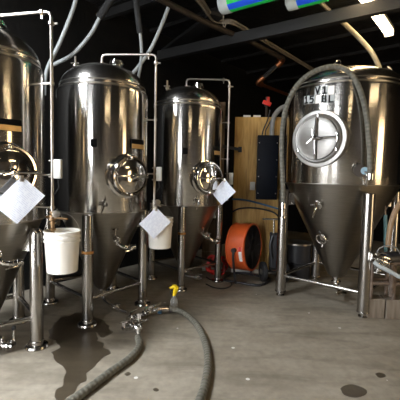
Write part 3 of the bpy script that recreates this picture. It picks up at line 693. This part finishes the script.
b = MB(); q = c+a1*.85+V((0, -.03, -.012)); b.box(tuple(q), (.12, .03, .03), rz=-.1, bev=.006); tag(b.build('blue_handle', M['bluehose'], t), 'blue grip by the right branch')
FH = [c+a2*.97, lv(139, 346, fz), lv(130, 358, fz), lv(112, 371, fz), lv(92, 386, fz), lv(70, 402, fz), lv(40, 420, fz), lv(0, 440, fz)]
th = thing('floor_hose', V((FH[3].x, FH[3].y, 0)), 'grey ribbed floor hose running from the manifold to the near left', 'hose', 'hoses lying on the floor')
MB().tube(FH, .033, 16, curve=10).build('hose_body', M['hose'], th)
FH = [c+a1*.93, lv(172, 309, .05), lv(184, 313, fz), lv(197, 325, fz), lv(205, 342, fz), lv(208, 362, fz), lv(205, 384, fz), lv(199, 402, fz), lv(188, 425, fz)]
th2 = thing('floor_hose', V((FH[4].x, FH[4].y, 0)), 'grey ribbed floor hose curving from the manifold toward the viewer in mid floor', 'hose', 'hoses lying on the floor')
MB().tube(FH, .033, 16, curve=10).build('hose_body', M['hose'], th2)
d0 = (lv(172, 309, .05)-FH[0]).normalized(); MB().tube([FH[0], FH[0]+d0*.12], .040, 16).build('hose_fitting', M['bright'], th2)
# drain fitting at the left edge
q = lv(5, 345, .05); t = thing('drain_valve', V((q.x, q.y, 0)), 'stainless drain fitting with black knob lying at the left edge', 'valve')
b = MB(); b.tube([q+V((-.22, .02, 0)), q+V((.02, -.01, 0))], .028, 14); butterfly(b, q+V((.03, -.01, 0)), (1, -.1, 0), .034, None); b.tube([q+V((-.08, 0, 0)), q+V((-.06, -.08, 0))], .024, 14)
b.ring(.035, .01, frame(V((1, 0, 0)), V((0, 0, 1)), q+V((-.05, 0, 0))), 24, 8); b.build('valve_body', M['bright'], t)
b = MB(); k_ = lv(14, 343, .06); b.tube([q+V((.05, -.01, .02)), V((k_.x, k_.y, .05)), V((k_.x, k_.y, .19))], .009, 10); hl = b.build('lever', M['bright'], t)
b = MB(); b.lathe([(0, 0), (.014, 0), (.02, .012), (.02, .03), (.012, .04), (0, .042)], Matrix.Translation((k_.x, k_.y, .185)), 16); tag(b.build('knob', M['black'], hl), 'black knob')

# ------------------------------------------------------------------ spray bottle
q = lv(174, 309); t = thing('spray_bottle', q, 'clear spray bottle with yellow trigger head on the floor', 'spray bottle'); m = Matrix.Translation(q)
MB().lathe([(0, 0), (.042, 0), (.046, .01), (.046, .10), (.038, .13), (.018, .155), (.015, .175), (0, .175)], m, 28).build('bottle', M['clear'], t)
b = MB(); b.lathe([(0, .17), (.021, .17), (.021, .20), (.014, .21), (0, .21)], m, 20); b.tube([q+V((.03, 0, .255)), q+V((.005, -.01, .285)), q+V((-.03, -.015, .275)), q+V((-.058, -.02, .262))], [.030, .034, .024, .014], 12, curve=3)
b.tube([q+V((0, 0, .19)), q+V((.012, 0, .23)), q+V((.02, 0, .27))], [.024, .032, .034], 12); b.build('sprayer', M['yellow'], t)
b = MB(); b.tube([q+V((-.03, -.015, .245)), q+V((-.042, -.018, .215)), q+V((-.03, -.015, .18))], .010, 8, curve=4); b.build('trigger', M['black'], t)

# ------------------------------------------------------------------ drum fan
fc = at(253.5, 247, 5.72); ax = V((.86, -.51, .05)).normalized(); fr = .365; dp = .31
t = thing('drum_fan', V((fc.x, fc.y, 0)), 'orange drum fan on a black tube stand by the plywood wall', 'fan'); m = frame(ax, V((0, 0, 1)), fc)
MB().lathe([(fr-.02, .0), (fr, -.005), (fr+.008, -.01), (fr+.008, -.025), (fr, -.03), (fr, -dp+.03), (fr+.008, -dp+.025), (fr+.008, -dp+.01), (fr, -dp), (fr-.02, -dp), (fr-.012, -dp+.02), (fr-.012, -.02)], m, 64, True).build('drum', M['orange'], t)
tag(MB().lathe([(fr-.022, -.012), (fr-.022, -dp+.012), (fr-.026, -dp+.012), (fr-.026, -.012)], m, 64, True).build('drum_lining', M['black'], t), 'black inside of the drum')
for zz in (-.02, -dp+.02):
    b = MB()
    for k in range(1, 17): b.ring(fr*k/16.6, .0042, m, 48, 6, zz)
    for k in range(8):
        a = k*pi/4; d = V((cos(a), sin(a), 0)); b.tube([m @ V((0, 0, zz)), m @ (d*(fr-.01)+V((0, 0, zz)))], .004, 6)
    b.lathe([(0, zz-.006), (.06, zz-.006), (.06, zz+.006), (0, zz+.006)], m, 24)
    b.build('grille', M['blackmetal'], t)
b = MB(); b.lathe([(0, -dp*.75), (.09, -dp*.75), (.09, -dp*.35), (.05, -dp*.3), (0, -dp*.28)], m, 28); b.build('motor', M['blackmetal'], t)
for k in range(5):
    b = MB(); a = k*2*pi/5; d = V((cos(a), sin(a), 0)); e = V((-sin(a), cos(a), 0))
    vv = [[b.bm.verts.new(m @ (d*r+e*w_+V((0, 0, -dp*.5+w_*.45+s*.005)))) for r, w_ in ((.06, -.04), (fr-.04, -.10), (fr-.04, .10), (.06, .04))] for s in (0, 1)]
    b.face(vv[0]); b.face(vv[1])
    for i in range(4): b.face([vv[0][i], vv[0][(i+1) % 4], vv[1][(i+1) % 4], vv[1][i]])
    b.build('blade', M['blackmetal'], t)
sx = V((0, 0, 1)).cross(ax).normalized(); b = MB(); f0 = V((fc.x, fc.y, .022))
hx = V((ax.x, ax.y, 0)).normalized(); md = fc-ax*dp/2
sgn = -1
for s in (-1, 1):
    b.tube([md+sx*s*(fr+.03), md+sx*s*(fr+.035)-V((0, 0, .15)), V((md.x, md.y, .05))+sx*s*.30, V((md.x, md.y, .024))+sx*s*.27+hx*.03, f0+sx*s*.24+hx*.17, f0+hx*.24+sx*s*.10], .018, 12, curve=5)
    b.tube([V((md.x, md.y, .03))+sx*s*.28, V((md.x, md.y, .022))+sx*s*.26-hx*.20, V((md.x, md.y, .022))+sx*s*.10-hx*.26], .018, 12, curve=4)
b.tube([f0+hx*.24-sx*.11, f0+hx*.24+sx*.11], .018, 12); b.tube([V((md.x, md.y, .022))-hx*.26-sx*.11, V((md.x, md.y, .022))-hx*.26+sx*.11], .018, 12)
b.build('stand', M['blackmetal'], t)
for s in (-1, 1): MB().lathe([(0, -.02), (.035, -.02), (.035, .03), (0, .03)], frame(sx*s, V((0, 0, 1)), md+sx*s*(fr+.02)), 16).build('pivot_knob', M['blackmetal'], t)
# stickers on the drum side facing the viewer
def drum_pt(ang, z, out=.004): return m @ V(((fr+out)*cos(ang), (fr+out)*sin(ang), z))
def sticker(a0, a1, z0, z1, name, mat, par, out):
    b = MB(); K = 6
    vs = [[b.bm.verts.new(drum_pt(a0+(a1-a0)*i/K, z, out)) for i in range(K+1)] for z in (z0, z1)]
    for i in range(K): b.face([vs[0][i], vs[0][i+1], vs[1][i+1], vs[1][i]])
    return b.build(name, mat, par)
s1 = sticker(radians(172), radians(208), -.09, -.04, 'warning_sticker', M['label'], t, .004); tag(s1, 'white and red label'); sticker(radians(172), radians(183), -.088, -.042, 'sticker_heading', M['red'], s1, .006)

# ------------------------------------------------------------------ wall things on the partition
sw = sx_
q0, q1 = sw(258, 135, .2), sw(277, 200, .2); mid = (q0+q1)/2; wd = (q1-q0).dot(pd); ht = q0.z-q1.z
ctr = mid-pn*.09
t = thing('electrical_panel', V((ctr.x, ctr.y, mid.z-ht/2)), 'tall navy black electrical panel on the plywood wall', 'electrical panel'); m = PR.copy(); m.translation = ctr
b = MB(); b.box((0, 0, 0), (wd, .18, ht), m, bev=.01); b.build('cabinet', M['panelblue'], t)
b = MB(); b.box((0, -.096, 0), (wd-.03, .012, ht-.03), m, bev=.004); dr = b.build('door', M['panelblue'], t)
for zz in (.38, .12, -.14, -.40):
    for xx in (-.42, .42): MB().lathe([(0, -.0), (.008, 0), (.006, .006), (0, .007)], frame(pn, V((0, 0, 1)), m @ V((xx*wd, -.103, zz*ht))), 10).build('screw', M['dull'], dr)
top = m @ V((0, 0, ht/2))
hose('flex_conduit', [top+pd*.06, top+pd*.06+V((0, 0, .15)), top+pd*.09+V((0, 0, .32)), top+pd*.2+V((0, 0, .45)), top+pd*.36+V((0, 0, .5))], .04, M['conduit'], 'grey flexible conduit rising from the electrical panel top', 'conduit')
hose('panel_cable', [top-pd*.10, top-pd*.08+V((0, 0, .1)), top-pd*.02+V((0, 0, .25)), top+pd*.02+V((0, 0, .42))], .011, M['black'], 'thin black cable rising left of the grey conduit', 'cable')
hose('panel_cable', [top-pd*.04, top-pd*.04+V((0, 0, .09)), top+pd*.0+V((0, 0, .17)), top+pd*.05+V((0, 0, .28))], .009, M['black'], 'short black cable just beside the grey conduit', 'cable')
# outlet boxes on the dark board
for zz, lb in ((119, 'upper black outlet box on the dark board by the back tank'), (125.5, 'lower black outlet box on the dark board by the back tank')):
    q = sw(226.5, zz, .09); t = thing('outlet_box', q, lb, 'outlet box', 'outlet boxes'); mm_ = PR.copy(); mm_.translation = q
    b = MB(); b.box((0, 0, 0), (.06, .05, .085), mm_, bev=.006); b.build('housing', M['black'], t); b = MB(); b.box((0, -.028, 0), (.04, .006, .06), mm_, bev=.002); b.build('cover', M['blackmetal'], t)
q = sw(252.5, 186, .03); t = thing('junction_box', q, 'small pale junction box on plywood left of the electrical panel', 'junction box'); mm_ = PR.copy(); mm_.translation = q
b = MB(); b.box((0, 0, 0), (.085, .05, .14), mm_, bev=.008); b.build('housing', M['box'], t); b = MB(); b.box((0, -.028, 0), (.07, .008, .12), mm_, bev=.003); b.build('cover', M['box'], t)
PRm = lambda q_: Matrix.Translation(q_) @ PR.to_3x3().to_4x4()
p, q = sw(223, 146.5, .13), sw(240, 149.5, .04); b = MB(); b.bar(p, q, .03, .05); b.box((0, 0, 0), (.06, .03, .09), PRm(q))
tag(b.build('wall_bracket', M['black'], base=q), 'black flat bracket sticking out across the plywood top left', 'bracket')
# small fittings lying on the partition's top edge
for x, lb in ((247, 'pale offcut lying on the plywood top edge, farther from the panel'), (257, 'pale offcut lying on the plywood top edge above the panel')):
    q = sw(x, 117, -.02); q.z = 2.655; b = MB(); b.box((0, 0, 0), (.12, .05, .03), Matrix.Translation(q) @ PR, bev=.004); tag(b.build('offcut', M['box'], base=q-V((0, 0, .015))), lb, 'offcut')
# red-handled valve
q = at(266, 103, 6.6); t = thing('ball_valve', q, 'ball valve with bright red handle above the plywood wall', 'valve')
b = MB(); b.tube([V((q.x+.02, q.y+.06, 0)), q+V((.02, .06, .12))], .022, 12); b.tube([q+V((.02, .06, -.045)), q+V((.02, .06, .045))], .04, 14); b.build('valve_body', M['pipebrown'], t)
b = MB(); b.tube([q+V((.02, .03, 0)), q+V((.02, -.03, 0))], .018, 10); b.box((0, 0, 0), (.15, .03, .07), Matrix.Translation(q+V((.01, -.03, -.01))) @ Matrix.Rotation(.35, 4, 'Y'), bev=.008); b.box((.03, -.03, .05), (.05, .03, .10), Matrix.Translation(q), bev=.008); b.build('handle', M['red'], t)
# hoses running along the plywood
hose('wall_hose', [sw(232, 199, .05), sw(245, 200, .06), sw(258, 203, .10), sw(270, 206.5, .16), sw(283, 210, .25)], .016, M['bluehose'], 'blue hose strung across the plywood under the panel, uppermost', 'hose', 'hoses across the plywood')
hose('wall_hose', [sw(232, 212, .05), sw(240, 208.5, .06), sw(255, 208, .09), sw(270, 211, .13), sw(277, 215, .2), sw(284, 224, .25)], .014, M['black'], 'black hose strung across the plywood just under the blue hose', 'hose', 'hoses across the plywood')

# ------------------------------------------------------------------ red hose coil, black cable loop
q = lv(216, 273) ; q.y = max(q.y, 6.02); b = MB(); R0 = V((.30, 6.0, .0))
pts = []
for k in range(0, 150):
    a = k*.26; r = .14+.035*sin(k*.9); pts.append(R0+V((r*1.05*cos(a), .05+.045*sin(a*.5)-.05*(k/150), .17+r*sin(a)*1.0)))
b.tube(pts, .013, 8); tag(b.build('hose_coil', M['red'], base=R0), 'tangled red hose coil propped behind the back tank leg', 'hose coil')
hose('floor_cable', [lv(206, 284, .01), lv(214, 287.5, .01), lv(224, 288.5, .01), lv(231, 285.5, .01), lv(230, 281.5, .01), lv(222, 279.5, .01), lv(212, 280, .01), lv(206, 277, .01)], .009, M['black'], 'black cable looped on the floor in front of the fan', 'cable')

# ------------------------------------------------------------------ hand cart
hc = lv(268, 279); hc = V((hc.x-.06, 5.62, 0)); t = thing('hand_cart', hc, 'black two-wheeled cart with T handle beside the orange fan', 'cart')
L_ = lambda x, y, z: hc+V((x, y, z))
b = MB(); b.tube([L_(.10, .10, .75), L_(.095, .10, .98)], .016, 12); b.tube([L_(-.09, .08, .985), L_(.22, .12, .985)], .016, 12); b.build('t_handle', M['bright'], t)
b = MB()
for s in (0, .15): b.tube([L_(.06+s, .10, .16), L_(.06+s, .12, .78)], .016, 12)
for z in (.2, .45, .76): b.tube([L_(.06, .11, z), L_(.21, .11, z)], .014, 10)
b.tube([L_(-.04, .10, .16), L_(.30, .10, .16)], .014, 10); b.build('frame', M['blackmetal'], t)
b = MB(); b.box(tuple(L_(.135, .06, .50)), (.19, .17, .52), bev=.03); b.tube([L_(.06, -.03, .74), L_(.02, -.06, .6), L_(.05, -.06, .4)], .022, 10, curve=4); b.build('tank_body', M['blackmetal'], t)
for s in (-.045, .29):
    b = MB(); mw_ = frame(V((1, .15, 0)), V((0, 0, 1)), L_(s, .10, .155)); b.lathe([(0, -.03), (.09, -.03), (.10, -.036), (.15, -.03), (.155, -.015), (.155, .015), (.15, .03), (.10, .036), (.09, .03), (0, .03)], mw_, 32); w_ = b.build('wheel', M['black'], t)
    MB().lathe([(0, -.04), (.045, -.04), (.045, .04), (0, .04)], mw_, 20).build('hub', M['dull'], w_)
# dark clutter behind the big tank: drum pump with lid
q = V((1.62, 6.0, 0)); t = thing('storage_drum', q, 'black drum with steel lid in the shade behind the big tank', 'drum'); m = Matrix.Translation(q)
MB().lathe([(0, 0), (.20, 0), (.21, .02), (.21, .25), (.222, .26), (.21, .27), (.21, .56), (0, .56)], m, 40).build('drum_body', M['blackmetal'], t)
MB().lathe([(0, .56), (.225, .56), (.225, .585), (.18, .60), (0, .605)], m, 40).build('lid', M['dull'], t)

# ------------------------------------------------------------------ pump stand at the right edge
ps = lv(383, 317); ps.z = 0
blocks = []
for x0, x1, yb, lb, Yd in ((367.5, 384.5, 318.5, 'rough timber block under the pump stand, nearer the tank leg', None), (386.5, 404, 319.5, 'rough timber block under the pump stand, cut by the right edge', None)):
    a_, c_ = lv(x0, yb), lv(x1, yb); w_ = (c_-a_).length; cc = (a_+c_)/2+V((0, .10, .115)); b = MB(); b.box(tuple(cc), (w_*.97, .20, .23), bev=.008, rz=-.05); tag(b.build('timber_block', M['timber'], base=cc-V((0, 0, .115)), smooth=False), lb, 'timber block', 'timber blocks'); blocks.append(cc)
Yp = 4.30
t = thing('pump_stand', V((blocks[0].x, Yp, .23)), 'rusty pipe stand carrying valves and pump at the right edge', 'pump stand')
def A(x, y, Y=Yp): return at(x, y, Y)
b = MB(); xs = (371.5, 394.5)
for Yq in (Yp-.02, Yp+.16):
    for x in xs:
        top_ = A(x, 262, Yp); b.tube([V((top_.x, Yq, .23)), V((top_.x, Yq, top_.z))], .022, 12)
    z2 = A(380, 283).z; b.tube([V((A(371.5, 283).x-.02, Yq, z2)), V((A(394.5, 283).x+.25, Yq, z2))], .022, 12)
    z3 = A(380, 263).z; b.tube([V((A(371.5, 283).x-.02, Yq, z3)), V((A(394.5, 283).x+.25, Yq, z3))], .018, 12)
b.build('stand_frame', M['rust'], t)
b = MB(); pc = A(390, 258); m = frame(V((1, .2, 0)), V((0, 0, 1)), pc+V((.06, .06, -.02))); b.lathe([(0, -.12), (.07, -.12), (.085, -.10), (.085, .10), (.07, .14), (0, .14)], m, 28); b.build('pump', M['blackmetal'], t)
b = MB()
for (x, y), axv, hv in (((376, 258), (1, -.2, -.2), (0, -.3, 1)), ((383, 262), (1, .1, -.5), (-.2, -.2, 1)), ((379, 268), (.2, -.3, 1), (1, -.2, 0))): butterfly(b, A(x, y, Yp-.08), axv, .034, hv, .10)
b.tube([A(374, 257, Yp-.08), A(382, 262, Yp-.08), A(390, 260, Yp-.02)], .024, 12); b.build('valves', M['bright'], t)
b = MB(); b.tube([A(385.5, 215, Yp+.10), A(385.8, 262, Yp+.10)], .022, 12); tag(b.build('post', M['teal'], t), 'teal painted upright post')
b = MB(); b.tube([A(385.5, 206, Yp+.10), A(385.5, 224, Yp+.10)], [.006, .014], 10); b.build('post_tip', M['tanhose'], t)
b = MB(); b.tube([A(392.5, 265, Yp-.05), A(392, 275, Yp-.05), A(391.5, 296, Yp)], .030, 12); b.build('pump_pipe', M['rust'], t)
b = MB(); b.tube([A(376, 256, Yp-.1), A(379, 249, Yp-.1), A(388, 245.5, Yp-.1), A(396, 248, Yp-.08), A(402, 256, Yp-.06)], .007, 8, curve=6); b.build('wire_loop', M['conduit'], t)
hose('pump_hose', [A(388, 247, Yp-.0), A(389, 236, Yp), A(391.5, 222, Yp), A(396, 210, Yp), A(404, 199, Yp+.02), A(416, 186, Yp+.04)], .031, M['tanhose'], 'tan hose rising from the pump stand out of the right edge', 'hose')
b = MB()
hose('drain_hose', [A(374, 262, Yp-.13), A(380, 266.5, Yp-.17), A(389, 271, Yp-.2), A(400, 277, Yp-.24), A(416, 285, Yp-.28)], .024, M['whitehose'], 'white hose leaving the pump stand valves toward the right edge', 'hose')

# ------------------------------------------------------------------ wet patches
def puddle(outline, label, z=.0015, jag=.0, group=None):
    pts = [lv(x, y) for x, y in outline]; c = sum(pts, V())/len(pts); P = crom(pts+[pts[0]], 6)[:-1]
    b = MB(); top = [b.bm.verts.new(V((p.x+jag*noise.noise(p*9), p.y+jag*noise.noise(p*9+V((7, 3, 1))), z))) for p in P]
    f = b.face(top); bmesh.ops.triangulate(b.bm, faces=[f])
    bot = [b.bm.verts.new(V((v.co.x, v.co.y, .0002))) for v in top]
    for i in range(len(top)): b.face([top[i], top[(i+1) % len(top)], bot[(i+1) % len(top)], bot[i]])
    return tag(b.build('wet_patch', M['wet'], base=V((c.x, c.y, 0)), smooth=False), label, 'wet patch', group)
puddle([(50, 330), (56, 322), (66, 316), (78, 313), (90, 316), (102, 320), (112, 330), (104, 337), (94, 333), (101, 342), (108, 352), (99, 362), (90, 373), (80, 384), (70, 394), (60, 401), (58, 390), (66, 380), (63, 366), (52, 355), (58, 346), (51, 340)],
       'large brown wet patch on the concrete around the middle tank leg', jag=.05)
puddle([(340, 389), (344, 385.5), (352, 384.5), (361, 387), (367, 391), (364, 396), (355, 397.5), (345, 395)], 'larger oval dark wet spot at the bottom right', jag=.01)
puddle([(375, 374), (379, 372.6), (385, 374.5), (385, 377), (379, 377.5)], 'smaller oval dark wet spot toward the right edge')
puddle([(124, 374), (128, 372), (131, 374), (127, 376)], 'small dark drip mark beside the near floor hose')
puddle([(153, 389), (156, 388), (159, 390), (157, 391.5), (154, 391)], 'small dark drip mark between the two floor hoses')

# ------------------------------------------------------------------ world and view
w = bpy.data.worlds.new('world'); scn.world = w; w.use_nodes = True
w.node_tree.nodes['Background'].inputs['Color'].default_value = (.6, .7, .9, 1); w.node_tree.nodes['Background'].inputs['Strength'].default_value = .02
vs = scn.view_settings; vs.view_transform = 'Standard'; vs.look = 'None'; vs.gamma = 1; vs.use_curve_mapping = False; vs.exposure = -.55
scn.cycles.use_denoising = True
scn.cycles.max_bounces = 8; scn.cycles.sample_clamp_indirect = 20
